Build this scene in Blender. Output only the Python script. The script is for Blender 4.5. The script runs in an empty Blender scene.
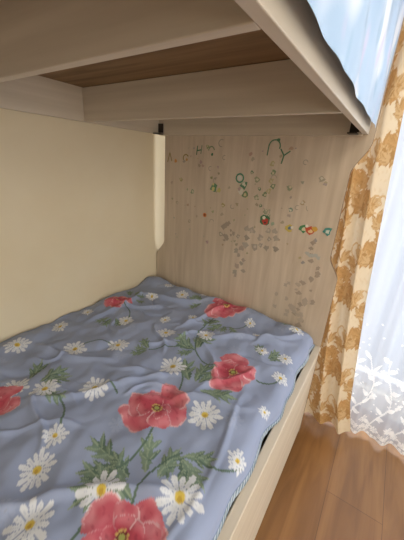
import bpy, math, random
import numpy as np
from mathutils import Matrix, Vector
random.seed(4); rng=np.random.RandomState(7)
D=bpy.data; C=bpy.context; scn=C.scene
scn.view_settings.view_transform='Standard'
def lin(c):
    return tuple(((v/255)/12.92 if v/255<=.04045 else ((v/255+.055)/1.055)**2.4) for v in c)
def L4(c): return (*lin(c),1)
# ---------------------------------------------------------------- materials
def mat(name,col=(200,200,200),rough=.6,spec=.3,metal=0):
    m=D.materials.new(name); m.use_nodes=True
    b=m.node_tree.nodes['Principled BSDF']
    b.inputs['Base Color'].default_value=L4(col); b.inputs['Roughness'].default_value=rough
    b.inputs['Specular IOR Level'].default_value=spec; b.inputs['Metallic'].default_value=metal
    return m
def noisy(name,c1,c2,scale=(1,1,1),ns=5,detail=6,rough=.6,spec=.3,bump=0,p=(.35,.65),dist=0):
    m=mat(name,c1,rough,spec); nt=m.node_tree; N=nt.nodes; Lk=nt.links; b=N['Principled BSDF']
    tc=N.new('ShaderNodeTexCoord'); mp=N.new('ShaderNodeMapping'); mp.inputs['Scale'].default_value=scale
    no=N.new('ShaderNodeTexNoise'); no.inputs['Scale'].default_value=ns; no.inputs['Detail'].default_value=detail
    no.inputs['Distortion'].default_value=dist
    cr=N.new('ShaderNodeValToRGB'); cr.color_ramp.elements[0].position=p[0]; cr.color_ramp.elements[1].position=p[1]
    cr.color_ramp.elements[0].color=L4(c1); cr.color_ramp.elements[1].color=L4(c2)
    Lk.new(tc.outputs['Object'],mp.inputs[0]); Lk.new(mp.outputs[0],no.inputs['Vector'])
    Lk.new(no.outputs['Fac'],cr.inputs[0]); Lk.new(cr.outputs[0],b.inputs['Base Color'])
    if bump:
        bp=N.new('ShaderNodeBump'); bp.inputs['Strength'].default_value=bump; bp.inputs['Distance'].default_value=.003
        Lk.new(no.outputs['Fac'],bp.inputs['Height']); Lk.new(bp.outputs[0],b.inputs['Normal'])
    return m
M_panel=noisy('laminate_vertical',(194,177,156),(213,197,177),(38,38,3.0),1,9,.5,.3,p=(.3,.7),dist=.5)
M_lamL=noisy('laminate_long',(204,192,172),(220,209,190),(40,1.5,40),1,8,.5,.3,p=(.3,.7))
M_lamX=noisy('laminate_cross',(202,190,170),(220,209,190),(1.5,40,40),1,8,.5,.3,p=(.3,.7))
M_ply=noisy('plywood_brown',(118,94,68),(156,128,94),(2,30,30),1.3,8,.7,.2,p=(.25,.75),dist=.6)
M_edge=mat('edge_band',(130,108,86),.5)
M_metal=mat('dark_bracket',(62,56,50),.4,.5,.6)
M_wall=noisy('wall_paint_cream',(227,213,182),(233,221,193),(1,1,1),3,5,.85,.15,bump=.05)
M_wall2=noisy('wall_paint_far',(232,222,196),(236,228,206),(1,1,1),3,5,.85,.15)
M_ceil=mat('ceiling_paint',(238,236,230),.9)
M_white=mat('window_white',(235,235,235),.4)
M_matt=mat('mattress_ticking',(200,200,205),.9)
# ---------------------------------------------------------------- helpers
def obj(name,me,parent=None,m=None):
    o=D.objects.new(name,me); C.collection.objects.link(o)
    if parent: o.parent=parent
    if m is not None: me.materials.append(m)
    return o
def empty(name):
    o=D.objects.new(name,None); C.collection.objects.link(o); return o
def box(name,a,b,m,parent=None,bev=.0015):
    x0,y0,z0=a; x1,y1,z1=b
    c=Vector(((x0+x1)/2,(y0+y1)/2,(z0+z1)/2))
    v=[(x-c.x,y-c.y,z-c.z) for x in(x0,x1) for y in(y0,y1) for z in(z0,z1)]
    f=[(0,1,3,2),(4,6,7,5),(0,4,5,1),(2,3,7,6),(0,2,6,4),(1,5,7,3)]
    me=D.meshes.new(name); me.from_pydata(v,[],f); me.update()
    o=obj(name,me,parent,m); o.location=c
    if bev:
        md=o.modifiers.new('b','BEVEL'); md.width=bev; md.segments=2
    return o
def grid(name,P,col=None,parent=None,m=None,smooth=True,extra=None):
    h,w,_=P.shape
    me=D.meshes.new(name)
    idx=np.arange(h*w).reshape(h,w)
    q=np.stack([idx[:-1,:-1],idx[:-1,1:],idx[1:,1:],idx[1:,:-1]],-1).reshape(-1)
    nf=(h-1)*(w-1)
    me.vertices.add(h*w); me.vertices.foreach_set('co',P.reshape(-1).astype(np.float32))
    me.loops.add(nf*4); me.loops.foreach_set('vertex_index',q.astype(np.int32))
    me.polygons.add(nf); me.polygons.foreach_set('loop_start',(np.arange(nf)*4).astype(np.int32))
    me.update(calc_edges=True); me.validate()
    me.polygons.foreach_set('use_smooth',np.ones(nf,dtype=bool))
    if col is not None:
        at=me.color_attributes.new('Col','FLOAT_COLOR','POINT')
        c4=np.ones((h*w,4),np.float32); c4[:,:3]=col.reshape(-1,3)
        if extra is not None: c4[:,3]=extra.reshape(-1)
        at.data.foreach_set('color',c4.reshape(-1))
    return obj(name,me,parent,m)
def wavenoise(U,V,n,lo,hi,seed):
    r=np.random.RandomState(seed); s=np.zeros_like(U)
    for i in range(n):
        f=2*math.pi/r.uniform(lo,hi); a=r.uniform(0,2*math.pi)
        s+=np.sin(f*(U*math.cos(a)+V*math.sin(a))+r.uniform(0,6.28)+1.3*np.sin(f*.45*(V*math.cos(a)-U*math.sin(a))+r.uniform(0,6)))
    return s/math.sqrt(n)
# painter on point sets
class Paint:
    def __init__(s,U,V,base):
        s.sh=U.shape; s.U=U.reshape(-1); s.V=V.reshape(-1); s.c=np.empty((s.U.size,3)); s.c[:]=base
    def near(s,x,y,r): return np.nonzero((abs(s.U-x)<r)&(abs(s.V-y)<r))[0]
    def put(s,i,m,col,a=1.0):
        m=np.clip(m,0,1)*a; s.c[i]=s.c[i]*(1-m[:,None])+np.asarray(col)*m[:,None]
    def leaf(s,x,y,ang,l,w,col,col2=None,serr=0):
        i=s.near(x,y,l*1.1); 
        if i.size==0: return
        dx=s.U[i]-x; dy=s.V[i]-y; a=(dx*math.cos(ang)+dy*math.sin(ang))/l; t=(-dx*math.sin(ang)+dy*math.cos(ang))
        t=t-w*.5*np.sin(a*3)*.4
        prof=w*np.sin(np.pi*np.clip(a,0,1)**.8)
        if serr: prof=prof*(1-serr*abs(np.sin(a*26)))
        m=((abs(t)<prof)&(a>0)&(a<1)).astype(float)
        s.put(i,m,lin(col))
        if col2: s.put(i,m*(abs(t)<w*.13)+m*.35*(t>0),lin(col2),.8)
    def stroke(s,pts,w,col,a=1.0):
        for (x0,y0),(x1,y1) in zip(pts[:-1],pts[1:]):
            L=math.hypot(x1-x0,y1-y0); i=s.near((x0+x1)/2,(y0+y1)/2,L/2+w*2)
            if i.size==0: continue
            dx=s.U[i]-x0; dy=s.V[i]-y0; t=np.clip((dx*(x1-x0)+dy*(y1-y0))/max(L*L,1e-9),0,1)
            d=np.hypot(dx-t*(x1-x0),dy-t*(y1-y0)); s.put(i,(d<w).astype(float),lin(col),a)
    def disc(s,x,y,r,col,a=1.0,soft=.15):
        i=s.near(x,y,r*1.2)
        if i.size: s.put(i,(1-np.hypot(s.U[i]-x,s.V[i]-y)/r)/soft,lin(col),a)
    def daisy(s,x,y,r,n=13,rot=0,a=1.0,sq=1.0,ca=0,white=(222,226,232),cen=(214,190,90)):
        i=s.near(x,y,r*1.15)
        if i.size==0: return
        dx=s.U[i]-x; dy=s.V[i]-y
        p=dx*math.cos(ca)+dy*math.sin(ca); q=(-dx*math.sin(ca)+dy*math.cos(ca))/sq
        rho=np.hypot(p,q)/r; th=np.arctan2(q,p)+rot
        k=np.floor(th*n/(2*np.pi)); f=abs(th*n/(2*np.pi)-k-.5)
        Lp=.88+.12*np.sin(k*2.3+rot*5)
        wd=.48*np.sqrt(np.clip(1-((rho-.5*Lp)/(.51*Lp))**4,0,1))*np.clip(.72+.3*(1-rho),0,1)
        m=((f<wd)&(rho<Lp)).astype(float)
        s.put(i,m,lin(white),a); s.put(i,m*(f<.05)*(rho<.7),lin((180,188,208)),.5*a)
        s.disc(x,y,r*.2,cen,a); s.disc(x+.03*r,y-.05*r,r*.1,(170,130,50),.6*a)
    def poppy(s,x,y,r,rot=0,sq=1.0,ca=0,k=0):
        i=s.near(x,y,r*1.4)
        if i.size==0: return
        dx=s.U[i]-x; dy=s.V[i]-y
        p=dx*math.cos(ca)+dy*math.sin(ca); q=(-dx*math.sin(ca)+dy*math.cos(ca))/sq
        n1=wavenoise(p/r+k,q/r,6,.35,.9,41); n2=wavenoise(p/r+k,q/r,7,.12,.35,42)
        def ring(n,sc,wid,off,cm,cl,cdk,tipa,seed):
            for j0 in range(n):
                j=(j0*2)%n if n%2 else (j0*2)%n+(j0*2//n)
                an=rot+off+j*2*np.pi/n+.22*math.sin(j*3+k+seed); rr=r*sc*(.88+.2*math.sin(j*2.1+k*1.7+seed))
                u=(p*math.cos(an)+q*math.sin(an))/rr; v=(-p*math.sin(an)+q*math.cos(an))/rr
                v=v+.10*np.sin(u*4+j)
                d=((u-.55)/.5)**2+(v/(.2+wid*np.clip(u+.1,0,1)))**2
                la=np.arctan2(v,u+.15); d=d*(1+.16*np.sin(la*7+j*2)+.07*np.sin(la*19+j))
                m=(d<1).astype(float); rh=np.hypot(u,v)
                s.put(i,m,lin(cm))
                s.put(i,m*np.clip((rh-.5)*1.6+n1*.45,0,1),lin(cl),tipa)
                s.put(i,m*np.clip(.75-rh*1.3+n1*.2,0,1),lin(cdk),.85)
                s.put(i,m*np.clip((n2-.5)*1.2,0,1)*(rh<.85),lin(cdk),.45)
                s.put(i,m*(d>.83)*np.clip(.6+n1,0,1),lin((234,196,200)),.8)
                s.put(i,m*(v>0)*np.clip(d-.55,0,1)*2,lin(cdk),.35)
        ring(6,1.0,.42,0,(198,96,110),(220,146,154),(160,60,80),.8,0)
        ring(4,.6,.5,.5,(188,78,94),(216,132,142),(134,46,64),.7,5)
        s.disc(x,y,r*.15,(96,40,44),.8)
        for t in range(11):
            an=t*2.4; s.disc(x+r*.14*math.cos(an),y+r*.14*math.sin(an),r*.04,(214,190,110),.9,.5)
        s.disc(x,y,r*.08,(166,170,96))
    def get(s): return s.c.reshape(*s.sh,3)
def vcmat(name,rough=.9,spec=.1,weave=0,sheen=.0,gain=None):
    m=mat(name,(255,255,255),rough,spec); nt=m.node_tree; b=nt.nodes['Principled BSDF']
    at=nt.nodes.new('ShaderNodeVertexColor'); at.layer_name='Col'
    nt.links.new(at.outputs['Color'],b.inputs['Base Color'])
    if weave:
        tc=nt.nodes.new('ShaderNodeTexCoord'); no=nt.nodes.new('ShaderNodeTexNoise'); no.inputs['Scale'].default_value=60; no.inputs['Detail'].default_value=5
        bp=nt.nodes.new('ShaderNodeBump'); bp.inputs['Strength'].default_value=weave; bp.inputs['Distance'].default_value=.002
        nt.links.new(tc.outputs['Object'],no.inputs['Vector']); nt.links.new(no.outputs['Fac'],bp.inputs['Height']); nt.links.new(bp.outputs[0],b.inputs['Normal'])
    b.inputs['Sheen Weight'].default_value=sheen
    return m
# ---------------------------------------------------------------- room shell
RX,RY0,RY1,RZ=3.3,-3.2,.36,2.55
def fl():
    m=mat('laminate_floor',(170,112,62),.35,.4); nt=m.node_tree; N=nt.nodes; Lk=nt.links; b=N['Principled BSDF']
    tc=N.new('ShaderNodeTexCoord'); mp=N.new('ShaderNodeMapping'); mp.inputs['Rotation'].default_value=(0,0,math.pi/2)
    br=N.new('ShaderNodeTexBrick'); br.inputs['Scale'].default_value=1; br.inputs['Brick Width'].default_value=1.2; br.inputs['Row Height'].default_value=.19
    br.inputs['Mortar Size'].default_value=.0010; br.inputs['Color1'].default_value=L4((160,118,74)); br.inputs['Color2'].default_value=L4((148,106,64)); br.inputs['Mortar'].default_value=L4((108,76,46))
    mp2=N.new('ShaderNodeMapping'); mp2.inputs['Scale'].default_value=(14,1.2,1)
    no=N.new('ShaderNodeTexNoise'); no.inputs['Scale'].default_value=1.6; no.inputs['Detail'].default_value=8; no.inputs['Distortion'].default_value=.8
    cr=N.new('ShaderNodeValToRGB'); cr.color_ramp.elements[0].position=.3; cr.color_ramp.elements[0].color=(.62,.58,.52,1); cr.color_ramp.elements[1].position=.65; cr.color_ramp.elements[1].color=(1.05,1.04,1.0,1)
    mx=N.new('ShaderNodeMix'); mx.data_type='RGBA'; mx.blend_type='MULTIPLY'; mx.inputs[0].default_value=1
    Lk.new(tc.outputs['Object'],mp.inputs[0]); Lk.new(mp.outputs[0],br.inputs['Vector']); Lk.new(tc.outputs['Object'],mp2.inputs[0]); Lk.new(mp2.outputs[0],no.inputs['Vector'])
    Lk.new(no.outputs['Fac'],cr.inputs[0]); Lk.new(br.outputs['Color'],mx.inputs[6]); Lk.new(cr.outputs[0],mx.inputs[7]); Lk.new(mx.outputs[2],b.inputs['Base Color'])
    return m
box('floor',(-.1,RY0-.1,-.1),(RX+.1,RY1+.15,0),fl(),bev=0)
box('ceiling',(-.1,RY0-.1,RZ),(RX+.1,RY1+.15,RZ+.1),M_ceil,bev=0)
box('wall_left',(-.1,RY0-.1,0),(0,RY1+.15,RZ),M_wall,bev=0)
box('wall_right',(RX,RY0-.1,0),(RX+.1,RY1+.15,RZ),M_wall2,bev=0)
box('wall_near',(0,RY0-.1,0),(RX,RY0,RZ),M_wall2,bev=0)
WX0,WX1,WZ0,WZ1=.55,2.6,.12,2.3
def wall_open(name,x0,x1,z0,z1):
    v=[];f=[]
    def q(a,b):
        n=len(v); x0_,z0_=a; x1_,z1_=b
        for y in (RY1,RY1+.15):
            v.extend([(x0_,y,z0_),(x1_,y,z0_),(x1_,y,z1_),(x0_,y,z1_)])
        f.extend([(n,n+1,n+2,n+3),(n+7,n+6,n+5,n+4),(n,n+4,n+5,n+1),(n+1,n+5,n+6,n+2),(n+2,n+6,n+7,n+3),(n+3,n+7,n+4,n)])
    q((0,0),(x0,RZ)); q((x1,0),(RX,RZ)); q((x0,0),(x1,z0)); q((x0,z1),(x1,RZ))
    me=D.meshes.new(name); me.from_pydata(v,[],f); return obj(name,me,None,M_wall2)
wall_open('wall_far',WX0,WX1,WZ0,WZ1)
win=empty('window_1')
yw=RY1+.05
for i,(a,b) in enumerate([((WX0,WZ0),(WX0+.06,WZ1)),((WX1-.06,WZ0),(WX1,WZ1)),((WX0+.06,WZ0),(WX1-.06,WZ0+.06)),((WX0+.06,WZ1-.06),(WX1-.06,WZ1)),((1.74,WZ0+.06),(1.81,WZ1-.06))]):
    box('frame_%d'%i,(a[0],yw,a[1]),(b[0],yw+.05,b[1]),M_white,win,.004)
g=D.materials.new('window_glass'); g.use_nodes=True; nt=g.node_tree; nt.nodes.clear()
o_=nt.nodes.new('ShaderNodeOutputMaterial'); tr=nt.nodes.new('ShaderNodeBsdfTransparent'); gl=nt.nodes.new('ShaderNodeBsdfGlossy'); gl.inputs['Roughness'].default_value=.02; mx=nt.nodes.new('ShaderNodeMixShader'); mx.inputs[0].default_value=.06
nt.links.new(tr.outputs[0],mx.inputs[1]); nt.links.new(gl.outputs[0],mx.inputs[2]); nt.links.new(mx.outputs[0],o_.inputs[0])
box('glass',(WX0+.06,yw+.02,WZ0+.06),(WX1-.06,yw+.026,WZ1-.06),g,win,0)
box('baseboard_left',(0,RY0,0),(.004,RY1,.06),M_white,bev=0)
# ---------------------------------------------------------------- bunk bed
bed=empty('bunk_bed')
def sstep(a,b,t): t=min(max(t,0),1); t=t*t*(3-2*t); return a+(b-a)*t
def rx(z):
    if z<.78: return .915
    if z<.87: return sstep(.915,.874,(z-.78)/.09)
    if z<1.16: return .874
    if z<1.265: return sstep(.874,.918,(z-1.16)/.105)
    return .918
def lx(z):
    if z<.68: return .005
    if z<.775: return sstep(.005,.058,(z-.68)/.095)
    if z<1.45: return .058
    return sstep(.058,.012,(z-1.45)/.08)
def panel(name,y0,y1):
    zs=sorted(set([0,.68,.78,1.80]+list(np.arange(.67,1.56,.006))))
    vs=[];fs=[];n=len(zs)
    for y in(y0,y1):
        for z in zs: vs.append((lx(z),y,z))
        for z in zs: vs.append((rx(z),y,z))
    for i in range(n-1):
        fs.append((i,n+i,n+i+1,i+1)); fs.append((2*n+i+1,3*n+i+1,3*n+i,2*n+i))
        fs.append((i+1,2*n+i+1,2*n+i,i)); fs.append((n+i,3*n+i,3*n+i+1,n+i+1))
    fs.append((0,2*n,3*n,n)); fs.append((n-1,2*n-1,4*n-1,3*n-1))
    me=D.meshes.new(name); me.from_pydata(vs,[],fs); me.materials.append(M_panel); me.materials.append(M_edge)
    for p in me.polygons:
        if abs(p.normal.y)<.5: p.material_index=1
    return obj(name,me,bed)
panel('head_panel',0,.018)
panel('foot_panel',-1.968,-1.95)
YF=-1.95
# upper bunk frame
box('upper_rail_wall',(.020,YF,1.282),(.036,-.0,1.50),M_lamL,bed)
box('upper_rail_outer',(.886,YF,1.282),(.902,-.0,1.70),M_lamL,bed)
box('upper_end_rail',(.036,-.022,1.277),(.886,-.002,1.47),M_lamX,bed)
box('upper_foot_rail',(.036,YF,1.277),(.886,YF+.018,1.47),M_lamX,bed)
for i,y in enumerate([-.41,-.836,-1.26,-1.68]):
    box('cross_beam_%d'%i,(.036,y,1.282),(.886,y+.016,1.386),M_lamX,bed)
box('plywood_base',(.036,YF+.02,1.387),(.886,-.022,1.393),M_ply,bed,0)
for i,(x) in enumerate([(.052),(.862)]):
    box('bracket_%d'%i,(x-.014,-.026,1.287),(x+.014,-.022,1.325),M_metal,bed,.001)
    box('bracket_foot_%d'%i,(x-.014,-.062,1.279),(x+.014,-.022,1.283),M_metal,bed,.001)
# lower bunk frame
box('lower_rail_outer',(.898,YF,.03),(.915,-.001,.475),M_lamL,bed)
box('lower_rail_cap',(.893,YF,.475),(.919,-.001,.487),M_lamL,bed,.003)
box('lower_rail_wall',(.008,YF,.20),(.024,-.001,.42),M_lamL,bed)
box('lower_base',(.024,YF,.34),(.898,-.001,.356),M_ply,bed,0)
mt=box('mattress',(.03,-1.94,.358),(.862,-.006,.524),M_matt,None,.02)
mt.modifiers['b'].segments=4
um=box('mattress',(.045,-1.92,1.395),(.875,-.03,1.50),M_matt,None,.02)
# ---------------------------------------------------------------- floral bedspread
st=.0026
xs=np.arange(.006,.852,st); R=.034
prof=[(x,0.) for x in xs]+[(.852+R*math.sin(t),-R+R*math.cos(t)) for t in np.linspace(0,math.pi/2,18)]+[(.887+d*.35,-R-d) for d in np.arange(.002,.022,.0024)]
prof=np.array(prof); s_len=np.concatenate([[0],np.cumsum(np.hypot(*np.diff(prof,axis=0).T))])+.006
SM=s_len[-1]
ys=np.concatenate([np.arange(-.003,-1.30,-st),np.arange(-1.31,-1.945,-.01)])
PX=np.tile(prof[:,0],(len(ys),1)); PZ=np.tile(prof[:,1],(len(ys),1)); PY=np.tile(ys[:,None],(1,len(prof))); S=np.tile(s_len,(len(ys),1))
H=.541+PZ
flat=np.clip((.868-PX)/.05,0,1)
w=wavenoise(S,PY,9,.10,.34,3)*.0052+wavenoise(S,PY,10,.04,.11,5)*.0017
def ridge(x0,y0,x1,y1,wd,h):
    L=math.hypot(x1-x0,y1-y0); t=((PX-x0)*(x1-x0)+(PY-y0)*(y1-y0))/L/L; d=((PX-x0)*(y1-y0)-(PY-y0)*(x1-x0))/L
    d=d+.012*np.sin(t*7+x0*9)
    return h*np.exp(-(d/wd)**2)*np.clip(t*4,0,1)*np.clip((1-t)*4,0,1)
rr_=random.Random(12)
RI=[(.05,-.25,.45,-.05,.012,.014),(.02,-.42,.3,-.2,.010,.012),(.3,-.9,.62,-.5,.010,.010),(.55,-.3,.85,-.12,.011,.012),(.5,-1.05,.85,-.75,.012,.011),(.62,-.62,.86,-.5,.009,.009),(.1,-.75,.4,-.62,.012,.012),(.85,-1.0,.8,-.45,.008,.007),(.4,-.35,.52,-.02,.009,.013),(.12,-.55,.1,-.15,.012,.011),(.7,-.25,.87,-.03,.011,.016)]
for i in range(26):
    x=rr_.uniform(.05,.75); y=rr_.uniform(-1.2,-.1); a=rr_.uniform(-.9,1.2); l=rr_.uniform(.12,.3)
    RI.append((x,y,x+l*math.cos(a),min(y+l*math.sin(a),-.02),rr_.uniform(.006,.012),rr_.uniform(.005,.010)*rr_.choice((1,1,-.7))))
for r in RI: w=w+1.15*ridge(*r)
head=np.exp(-((PY+.06)/.06)**2)*.024*(.5+.5*np.sin(PX*11+1)*np.sin(PX*23+.4)+.3)+np.exp(-((PX-.05)/.05)**2)*.012*(1+np.sin(PY*14))*.7
edge=-.03*np.clip((PY+.03)/.03,0,1)**2
H=H+(w+head)*flat+edge
H=np.maximum(H,np.where(PX<.84,.528,0)*flat)
# wavy front drape
k=np.clip((S-.80)/(SM-.80),0,1)
wx=wavenoise(PY,PY*0,5,.10,.36,77)
PX2=PX+k*(.008*wx); PX2=np.minimum(PX2,.906)
H=H+k*.008*wavenoise(PY,PY*0,4,.14,.45,78)
H=np.where((H<.4895)&(PX2>.889),.4895,H)
PX2=np.where(H<.489,np.minimum(PX2,.8915),PX2)
pt=Paint(S,PY,lin((153,165,194)))
tone=wavenoise(S,PY,8,.1,.4,11)
pt.c*= (1+.05*tone.reshape(-1))[:,None]
r=random.Random(3)
for i in range(70):
    pt.daisy(r.uniform(0,.9),r.uniform(-1.9,0),r.uniform(.015,.03),9,r.uniform(0,6),.2,white=(186,196,218),cen=(170,182,206))
G1=(96,118,104);G2=(156,172,148);G3=(118,140,124)
def cluster(x,y,n,ls,seed,a0=0,span=6.28,r0=.05):
    q=random.Random(seed)
    for i in range(n):
        a=a0+span*(i+.5)/n+q.uniform(-.25,.25); l=ls*q.uniform(.75,1.2)
        sx=x+r0*math.cos(a); sy=y+r0*math.sin(a)
        pt.leaf(sx,sy,a,l,l*.17,G1 if q.random()<.6 else G3,G2,.3)
        for sd in(-1,1):
            for t in(.3,.55):
                pt.leaf(sx+l*t*math.cos(a),sy+l*t*math.sin(a),a+sd*.75,l*.42,l*.075,G3 if q.random()<.5 else G1,G2,.2)
def stem(x0,y0,x1,y1,b=.03,w_=.0026,c=G1):
    pts=[]
    for i in range(13):
        t=i/12; nx,ny=-(y1-y0),(x1-x0); k_=b*math.sin(math.pi*t)/max(math.hypot(nx,ny),1e-6)
        pts.append((x0+(x1-x0)*t+nx*k_,y0+(y1-y0)*t+ny*k_))
    pt.stroke(pts,w_,c)
PO=[(.625,-.671,.092,.3),(.723,-.416,.088,1.0),(.498,-.07,.095,.2),(.085,-.345,.062,.6),(.765,-.915,.080,.1),(.275,-.925,.07,.9),(.42,-1.25,.09,0),(.8,-1.4,.09,.5),(.2,-1.6,.09,.7)]
# sprigs
cluster(.655,-.56,4,.10,1,a0=.2,span=2.4,r0=.03); cluster(.562,-.398,5,.085,2,a0=1.0,span=3.6,r0=.01)
cluster(.665,-.83,5,.10,3,a0=3.0,span=2.6,r0=.01); cluster(.756,-.736,4,.075,4,a0=4.5,span=2.5,r0=.01)
cluster(.75,-.855,4,.08,5,a0=1.2,span=2.6); cluster(.434,-.50,3,.06,6,a0=2.2,span=2.2,r0=.01)
cluster(.095,-.283,4,.06,7,a0=0,span=3,r0=.03); cluster(.56,-.16,4,.08,8,a0=3.6,span=2.4,r0=.03)
cluster(.40,-.09,3,.08,9,a0=2.6,span=1.6,r0=.02); cluster(.78,-.31,3,.07,10,a0=.6,span=1.6,r0=.03)
cluster(.29,-.86,4,.08,12,a0=.2,span=2.4,r0=.05); cluster(.16,-.43,3,.06,13,a0=4.2,span=1.8,r0=.02)
cluster(.83,-.02,2,.06,14,a0=3.3,span=1.4,r0=.02)
for a in [(.625,-.671,.66,-.86,.03),(.66,-.86,.70,-1.05,.02),(.723,-.416,.56,-.40,.03),(.56,-.40,.43,-.50,-.02),(.56,-.40,.50,-.15,.03),(.765,-.915,.756,-.73,.03),(.33,-.815,.49,-.87,.03),(.228,-.656,.32,-.55,.03),(.08,-.345,.23,-.42,.03),(.55,-.51,.63,-.58,.02),(.888,-.667,.80,-.72,.02),(.855,-.342,.80,-.40,.02),(.64,-.116,.56,-.2,.02),(.43,-.726,.5,-.70,.02)]:
    stem(*a)
DA=[(.679,-.891,.050),(.811,-.806,.055),(.528,-.941,.047),(.490,-.878,.032),(.329,-.815,.043),(.433,-.726,.045),(.228,-.656,.043),(.076,-.771,.045),(.551,-.514,.050),(.408,-.384,.040),(.741,-.610,.050),(.270,-.105,.038),(.159,-.201,.032),(.542,-.302,.038),(.855,-.342,.030),(.842,-.246,.030),(.823,-.06,.036),(.757,-.257,.026),(.223,-.422,.036),(.868,-.667,.032),(.257,-.862,.042),(.643,-.116,.026),(.063,-.612,.038),(.325,-.550,.042),(.342,-.314,.028),(.62,-1.0,.045),(.12,-.95,.045),(.40,-1.02,.045),(.05,-.48,.026),(.70,-.17,.022),(.42,-.22,.024),(.87,-.5,.022),(.35,-.02,.026),(.15,-.06,.03)]
for i in range(26): DA.append((r.uniform(.03,.87),r.uniform(-1.9,-1.12),r.uniform(.03,.05)))
for i,(x,y,rr) in enumerate(DA):
    pt.daisy(x,y,rr,12+i%3,i*.7,1,1-.22*((i*7)%5)/5,i*1.1)
for i,(x,y,rr,ro) in enumerate(PO): pt.poppy(x,y,rr,ro,.92,i*.8,i)
# hem with twisted edging
hs=(S>SM-.013).reshape(-1)
sv=((pt.V*1.0+(pt.U)*.9)/.0125)%1
stripe=np.where(sv[:,None]<.5,np.array(lin((184,194,206))),np.array(lin((116,136,148))))
pt.c[hs]=stripe[hs]
hs2=((S>SM-.016)&(S<=SM-.013)).reshape(-1); pt.c[hs2]=lin((110,126,160))
grid('floral_bedspread',np.stack([PX2,PY,H],-1),pt.get(),None,vcmat('bedspread_cotton',.85,.15,.3,.1))
# ---------------------------------------------------------------- blue sheet over upper guard
st=.006
yy=np.arange(-.02,-1.80,-st); 
sp=[(.915,1.298+ t) for t in np.arange(0,.415,st)]
top=[(.915-.014+.014*math.cos(a),1.712+.016*math.sin(a)) for a in np.linspace(0,math.pi/2,8)]+[(x,1.728-(.9-x)*.3) for x in np.arange(.895,.80,-.008)]+[(.8-i*.01,1.69-i*.03) for i in range(1,6)]
pr=np.array(sp+top); UU=np.tile(yy[:,None],(1,len(pr))); VV=np.tile(np.concatenate([[0],np.cumsum(np.hypot(*np.diff(pr,axis=0).T))]),(len(yy),1))
fold=(wavenoise(UU,VV*.35,7,.09,.26,21)*.0022+.004)*np.clip(1.3-VV*1.6,.25,1)
XX=np.tile(pr[:,0],(len(yy),1))+fold*(VV<.43); ZZ=np.tile(pr[:,1],(len(yy),1))
XX=np.maximum(XX,np.where(VV<.42,.906,0))
ps=Paint(UU,VV,lin((140,174,208)))
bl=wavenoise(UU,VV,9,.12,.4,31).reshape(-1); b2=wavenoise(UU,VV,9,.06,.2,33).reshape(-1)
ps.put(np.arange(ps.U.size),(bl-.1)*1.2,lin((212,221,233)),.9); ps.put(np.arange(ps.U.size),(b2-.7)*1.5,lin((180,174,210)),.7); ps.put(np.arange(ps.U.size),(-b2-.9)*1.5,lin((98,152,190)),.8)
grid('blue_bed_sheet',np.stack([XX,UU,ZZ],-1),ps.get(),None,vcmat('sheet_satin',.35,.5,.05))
# ---------------------------------------------------------------- stickers
SV=[];SF=[];SC=[]
SY=[-.0008]
def poly(pts,c):
    n=len(SV); SY[0]-=.000002
    for p in pts: SV.append((p[0],SY[0],p[1])); SC.append(L4(c))
    SF.append(tuple(range(n,n+len(pts))))
def sdisc(x,z,r,c,n=12,wob=0): poly([(x+r*(1+wob*math.sin(3*i+x*50))*math.cos(i*2*math.pi/n),z+r*(1+wob*math.cos(2*i+z*50))*math.sin(i*2*math.pi/n)) for i in range(n)],c)
def sline(pts,w_,c):
    for (x0,z0),(x1,z1) in zip(pts[:-1],pts[1:]):
        L=math.hypot(x1-x0,z1-z0) or 1; nx,nz=-(z1-z0)/L*w_/2,(x1-x0)/L*w_/2
        poly([(x0-nx,z0-nz),(x1-nx,z1-nz),(x1+nx,z1+nz),(x0+nx,z0+nz)],c)
def arc(x,z,r,a0,a1,w_,c,n=8): sline([(x+r*math.cos(a0+(a1-a0)*i/n),z+r*math.sin(a0+(a1-a0)*i/n)) for i in range(n+1)],w_,c)
gr=(84,126,94); ol=(150,134,78); gy=(172,162,146); res=(180,168,152)
q=random.Random(8)
def patch(x,z,s,c,c2):   # half peeled decal: irregular blob with a contrasting core
    sdisc(x,z,s,c,9,.3); sdisc(x+q.uniform(-.3,.3)*s,z+q.uniform(-.3,.3)*s,s*.5,c2,8,.3)
    if q.random()<.5: sdisc(x+q.uniform(-1,1)*s,z+q.uniform(-1,1)*s,s*.3,c2,7,.3)
# faded letters (peeled) along the top
sline([(.076,1.164),(.089,1.205),(.102,1.168)],.0045,ol); sdisc(.125,1.17,.008,(208,150,86),8,.2)
arc(.184,1.185,.015,.5,4.6,.005,ol); sdisc(.19,1.178,.006,(196,150,90),8,.2)
sline([(.243,1.20),(.247,1.238)],.005,gr); sline([(.247,1.218),(.268,1.222)],.005,gr); sline([(.266,1.205),(.27,1.24)],.004,(110,138,112))
arc(.320,1.222,.014,0,3.3,.005,(126,146,112)); sdisc(.325,1.205,.006,gr,7,.2); arc(.368,1.25,.014,1,5,.004,gy)
patch(.30,1.235,.008,(150,160,120),(200,190,150))
arc(.599,1.243,.022,-.4,3.1,.005,(96,134,106)); sline([(.577,1.25),(.574,1.21)],.005,(104,138,110)); sdisc(.612,1.264,.007,gr,7,.3)
sline([(.625,1.234),(.640,1.212),(.662,1.228)],.005,(94,132,104)); sline([(.64,1.212),(.634,1.183)],.005,(94,132,104))
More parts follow.
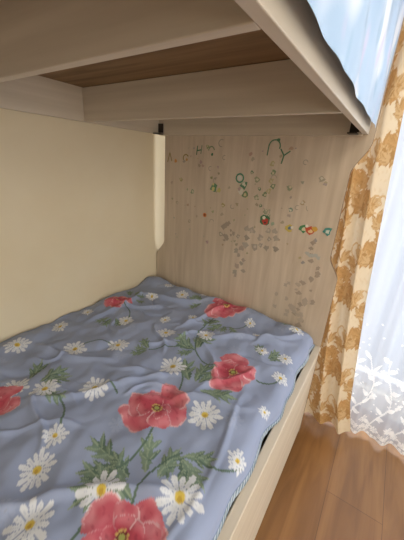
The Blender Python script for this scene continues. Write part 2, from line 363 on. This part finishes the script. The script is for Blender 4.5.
# flower sprites
arc(.468,1.119,.017,0,6.3,.006,(74,140,112),12); sdisc(.468,1.119,.010,(208,208,196)); patch(.490,1.093,.016,(96,136,104),(210,204,184)); sdisc(.478,1.066,.012,(212,208,192),10,.2); patch(.50,1.055,.014,(110,140,100),(206,192,150))
patch(.345,1.068,.018,(104,144,108),(204,194,130)); sdisc(.372,1.060,.010,(196,188,120),9,.3); arc(.352,1.10,.012,1,4,.004,gy); sdisc(.33,1.11,.007,(150,152,112),7,.3); sdisc(.365,1.13,.006,(160,150,126),7,.3)
for i,(a,b) in enumerate([(.520,1.145),(.545,1.12),(.560,1.085),(.552,1.05),(.575,1.02),(.60,1.0),(.615,.985)]): patch(a,b,.007+.004*(i%2),(156,160,132) if i%2 else (124,146,116),(200,190,164))
for i,(a,b) in enumerate([(.60,1.18),(.61,1.15),(.605,1.12),(.615,1.10),(.60,1.08),(.585,1.065)]): patch(a,b,.010,(130,150,118) if i%2 else (184,172,130),(196,186,156))
for i in range(70): 
    x=q.uniform(.10,.82); z=q.uniform(.80,1.24); sdisc(x,z,q.uniform(.0025,.008),(q.randint(158,188),q.randint(152,172),q.randint(134,154)),7,.4)
for (x,z,s_,c,c2) in [(.16,1.09,.009,(168,160,120),(204,190,150)),(.14,.98,.008,(176,162,140),(200,186,166)),(.23,1.04,.010,(140,156,126),(204,196,170)),(.40,1.0,.009,(174,160,110),(206,196,168)),(.68,1.10,.010,(150,158,132),(206,190,160)),(.74,1.05,.009,(178,158,128),(204,194,176)),(.22,.90,.008,(170,156,134),(198,184,166)),(.40,.87,.010,(164,158,140),(200,190,172)),(.70,1.02,.008,(130,150,134),(206,200,180)),(.79,1.14,.010,(168,160,140),(204,196,178))]: patch(x,z,s_,c,c2)
for i in range(9):
    x=q.uniform(.25,.8); z=q.uniform(.9,1.22); arc(x,z,q.uniform(.008,.015),q.uniform(0,3),q.uniform(3.5,6),.003,gy)
sdisc(.306,.943,.010,(206,130,72)); sdisc(.306,.943,.0045,(130,64,44))
# ladybird and butterflies
sdisc(.601,.965,.022,(78,120,86),12,.12); sdisc(.603,.960,.014,(182,68,58),10,.15); sdisc(.596,.974,.007,(224,216,196)); sdisc(.603,.955,.004,(70,60,54))
patch(.703,.949,.015,(204,182,96),(110,130,146)); sdisc(.716,.954,.006,(218,212,196),8,.2)
patch(.758,.957,.016,(80,136,92),(216,206,170)); patch(.782,.955,.016,(200,90,62),(230,196,146)); sdisc(.799,.963,.010,(216,170,80),9,.3); sdisc(.77,.969,.006,(230,226,210))
patch(.845,.962,.015,(78,150,140),(206,210,196))
# glue residue left by a sheet of decals
for rI in range(3):
    for cI in range(6):
        x=.49+cI*.033+rI*.004+q.uniform(-.008,.008); z=.910-rI*.034+cI*.004+q.uniform(-.007,.007)
        if q.random()<.18: continue
        g_=q.randint(-8,10); c=(170+g_,160+g_,146+g_); s_=q.uniform(.009,.015)
        sdisc(x,z,s_,c,9,.4)
        if q.random()<.6: sdisc(x+q.uniform(-.3,.3)*s_,z+q.uniform(-.3,.3)*s_,s_*.45,(194,180,164),7,.3)
for i in range(9): sdisc(.44+q.uniform(-.03,.03),.925-i*.010,q.uniform(.006,.013),(170,157,142),8,.4)
for i in range(9): sdisc(.51+q.uniform(-.025,.025),.825-i*.017,q.uniform(.007,.013),(174+q.randint(-5,5),162,148),8,.4)
for i in range(18): sdisc(.82+q.uniform(-.035,.03),.91-i*.024,q.uniform(.006,.013),(172,157,141),8,.45)
for i in range(5): sdisc(.79+i*.011,.862+q.uniform(-.01,.01),.008,(182,182,174),8,.3)
for i in range(18): sdisc(.78+q.uniform(-.08,.05),.74-q.uniform(0,.17),q.uniform(.006,.013),(184,170,154),8,.45)
me=D.meshes.new('stickers'); me.from_pydata(SV,[],SF)
at=me.color_attributes.new('Col','FLOAT_COLOR','POINT'); at.data.foreach_set('color',np.array(SC,np.float32).reshape(-1))
obj('stickers',me,bed,vcmat('sticker_vinyl',.4,.4))
# ---------------------------------------------------------------- curtains
def rights(z): return np.interp(z,[.03,.20,.69,1.08,1.37,2.45],[1.118,1.078,1.023,.992,.972,1.03])
zz=np.arange(.045,2.42,.0035); uu=np.linspace(0,1,230)
Uc,Zc=np.meshgrid(uu,zz); Lx=np.interp(Zc,[0,1,2.4],[.64,.62,.55]); Xc_=Lx+(rights(Zc)-Lx)*(Uc+.008*np.sin(Uc*38+Zc*1.5))
Yc_=.082+.020*np.sin(Uc*2*math.pi*5.2+.5*np.sin(Zc*1.7))+.006*np.sin(Uc*47+Zc*2)
Cu=Uc*.80; Cv=Zc
pc=Paint(Cu,Cv,lin((234,218,190)))
pn=wavenoise(Cu,Cv,8,.02,.06,91).reshape(-1); pc.put(np.arange(pc.U.size),(pn-.5)*2,lin((224,202,166)),.5)
def motif(x,y,s,fl_):
    g1=(204,164,112); g2=(214,182,136); g3=(184,144,94)
    pts=[(x+fl_*s*(.16*math.sin(t*2.2)),y+s*(t*.33-.3)) for t in np.linspace(0,2,16)]
    pc.stroke(pts,.010*s,g3)
    for i,t in enumerate(np.linspace(.05,1.95,11)):
        px=x+fl_*s*.16*math.sin(t*2.2); py=y+s*(t*.33-.3); sd=1 if i%2 else -1
        a=math.pi/2-sd*(.9)*fl_
        for da,ll in((-.5,.75),(0,1),(.5,.8)):
            pc.leaf(px,py,a+da,.17*s*ll,.036*s*ll,g1 if i%3 else g2,g3)
    cx,cy=x-fl_*.16*s,y+.28*s
    for rr_2,n_,cc in((.13,9,g1),(.085,7,g2),(.05,5,g3)):
        for k_ in range(n_):
            a=k_*2*math.pi/n_+.3; pc.leaf(cx,cy,a,rr_2*s,.034*s,cc,g3)
    sp_=[(x+fl_*s*(.18-.09*t/6*math.cos(t)),y+s*(.0+.10*t/6*math.sin(t))) for t in np.linspace(0,8,26)]
    pc.stroke(sp_,.010*s,g1)
    sp_=[(x-fl_*s*(.20-.08*t/6*math.cos(t)),y-s*(.15+.08*t/6*math.sin(t))) for t in np.linspace(0,8,26)]
    pc.stroke(sp_,.009*s,g2)
row=0
for y in np.arange(.05,2.5,.18):
    for j,x in enumerate(np.arange(.0,.95,.17)):
        motif(x+(.085 if row%2 else 0),y,.37,1 if (row+j)%2 else -1)
    row+=1
def curtmat(name,trans,alpha=None):
    m=D.materials.new(name); m.use_nodes=True; nt=m.node_tree; N=nt.nodes; N.clear(); Lk=nt.links
    o=N.new('ShaderNodeOutputMaterial'); vc=N.new('ShaderNodeVertexColor'); vc.layer_name='Col'
    d=N.new('ShaderNodeBsdfDiffuse'); t=N.new('ShaderNodeBsdfTranslucent'); mx=N.new('ShaderNodeMixShader'); mx.inputs[0].default_value=trans
    Lk.new(vc.outputs['Color'],d.inputs[0]); Lk.new(vc.outputs['Color'],t.inputs[0]); Lk.new(d.outputs[0],mx.inputs[1]); Lk.new(t.outputs[0],mx.inputs[2])
    if alpha:
        tp=N.new('ShaderNodeBsdfTransparent'); m2=N.new('ShaderNodeMixShader')
        Lk.new(vc.outputs['Alpha'],m2.inputs[0]); Lk.new(tp.outputs[0],m2.inputs[1]); Lk.new(mx.outputs[0],m2.inputs[2]); Lk.new(m2.outputs[0],o.inputs[0])
    else: Lk.new(mx.outputs[0],o.inputs[0])
    return m
cg=grid('gold_patterned_curtain',np.stack([Xc_,Yc_,Zc],-1),pc.get(),None,curtmat('curtain_jacquard',.25))
# sheer
xs=np.concatenate([np.arange(.80,1.62,.003),np.arange(1.62,2.75,.012)]); zs=np.concatenate([np.arange(.0,.86,.003),np.arange(.86,2.43,.015)])
Xs,Zs=np.meshgrid(xs,zs)
Ys=.158+.016*np.sin(Xs*2*math.pi/.105+.6*np.sin(Zs*2))+.006*np.sin(Xs*110+Zs*1.2)
hem=.012+.012*abs(np.sin(Xs*math.pi/.06)); Zp=np.where(Zs<.06,hem+(Zs/.06)*(.06-hem),Zs)
pl=Paint(Xs*1.25,Zs,lin((0,0,0)))
W=(255,255,255)
for k,x in enumerate(np.arange(1.0,3.6,.10)):
    y0=.06
    pts=[(x+.03*math.sin(t*5+k),y0+t*.30) for t in np.linspace(0,1.25,16)]
    if x<2.1:
        pl.stroke(pts,.003,W)
        for i,t in enumerate(np.linspace(.05,1.2,9)):
            px=x+.03*math.sin(t*5+k); py=y0+t*.30; sd=1 if i%2 else -1
            pl.leaf(px,py,math.pi/2-sd*.95,.045,.011,W); 
            if i%3==0: pl.daisy(px+sd*.04,py+.03,.022,7,i,1,white=W,cen=W)
        for i in range(14):
            pl.disc(x+r.uniform(-.06,.06),r.uniform(.02,.7),.0045,W)
        for i in range(3): pl.daisy(x+.035*(i-1)*1.2,.05+.012*(i%2),.024,8,i,1,white=W,cen=W)
for x in np.arange(1.0,2.1,.02): pl.disc(x,.018,.009,W)
lace=pl.get()[...,0]; lace=np.maximum(lace,(Zs<.010)*1.)
al=.72+.26*np.clip(lace,0,1)
colr=np.empty((*Xs.shape,3)); colr[:]=lin((204,210,222)); colr=colr+(np.array(lin((240,240,240)))-colr)*np.clip(lace,0,1)[...,None]
grid('lace_sheer_curtain',np.stack([Xs,Ys,Zp],-1),colr,None,curtmat('sheer_voile',.4,True),extra=al)
box('curtain_rod',(.2,.09,2.43),(3.1,.16,2.46),M_white,None,.005)
# ---------------------------------------------------------------- unseen ceiling fixture, added to go with the room fill
lamp=empty('fill_lamp')
import bmesh
bm=bmesh.new(); bmesh.ops.create_uvsphere(bm,u_segments=24,v_segments=12,radius=.16)
for v in bm.verts: v.co.z*=.45
me=D.meshes.new('fill_lamp_shade'); bm.to_mesh(me); bm.free()
sm=D.materials.new('fill_shade_glow'); sm.use_nodes=True; b=sm.node_tree.nodes['Principled BSDF']; b.inputs['Emission Color'].default_value=(1,.9,.75,1); b.inputs['Emission Strength'].default_value=3  # emissive shade of the made-up fixture
so=obj('fill_lamp_shade',me,lamp,sm); so.location=(1.9,-1.6,2.47)
def area(name,loc,rot,sx,sy,p,c):
    l=D.lights.new(name,'AREA'); l.shape='RECTANGLE'; l.size=sx; l.size_y=sy; l.energy=p; l.color=c
    o=D.objects.new(name,l); C.collection.objects.link(o); o.location=loc; o.rotation_euler=rot; return o
pl_=D.lights.new('ceiling_fill','POINT'); pl_.energy=24; pl_.color=(1,.92,.80); pl_.shadow_soft_size=.2  # added point fill just below the made-up fixture
po=D.objects.new('ceiling_fill',pl_); C.collection.objects.link(po); po.location=(1.9,-1.6,2.25)
area('window_daylight',((WX0+WX1)/2,RY1+.4,1.25),(math.radians(-90),0,0),2.0,2.1,56,(.93,.96,1))
area('room_fill',(RX-.05,-1.7,1.3),(0,math.radians(90),0),1.6,2.2,33,(1,.98,.96))  # added area fill from the right wall, which has no window
w=D.worlds.new('World'); scn.world=w; w.use_nodes=True; w.node_tree.nodes['Background'].inputs[0].default_value=(.88,.94,1,1); w.node_tree.nodes['Background'].inputs[1].default_value=.75
# ---------------------------------------------------------------- camera
Yv=Vector((200,95,-280)).normalized(); Xv=Vector((442,-135,280)).normalized(); Xv=(Xv-Xv.dot(Yv)*Yv).normalized(); Zv=Xv.cross(Yv)
cd=D.cameras.new('camera'); cam=D.objects.new('camera',cd); C.collection.objects.link(cam)
cd.sensor_fit='VERTICAL'; cd.sensor_height=24; cd.lens=24*280/540; cd.clip_start=.02
Mx=Matrix((Xv,Yv,Zv)).to_4x4(); Mx.translation=Vector((1.02,-1.1,1.17)); cam.matrix_world=Mx
scn.camera=cam
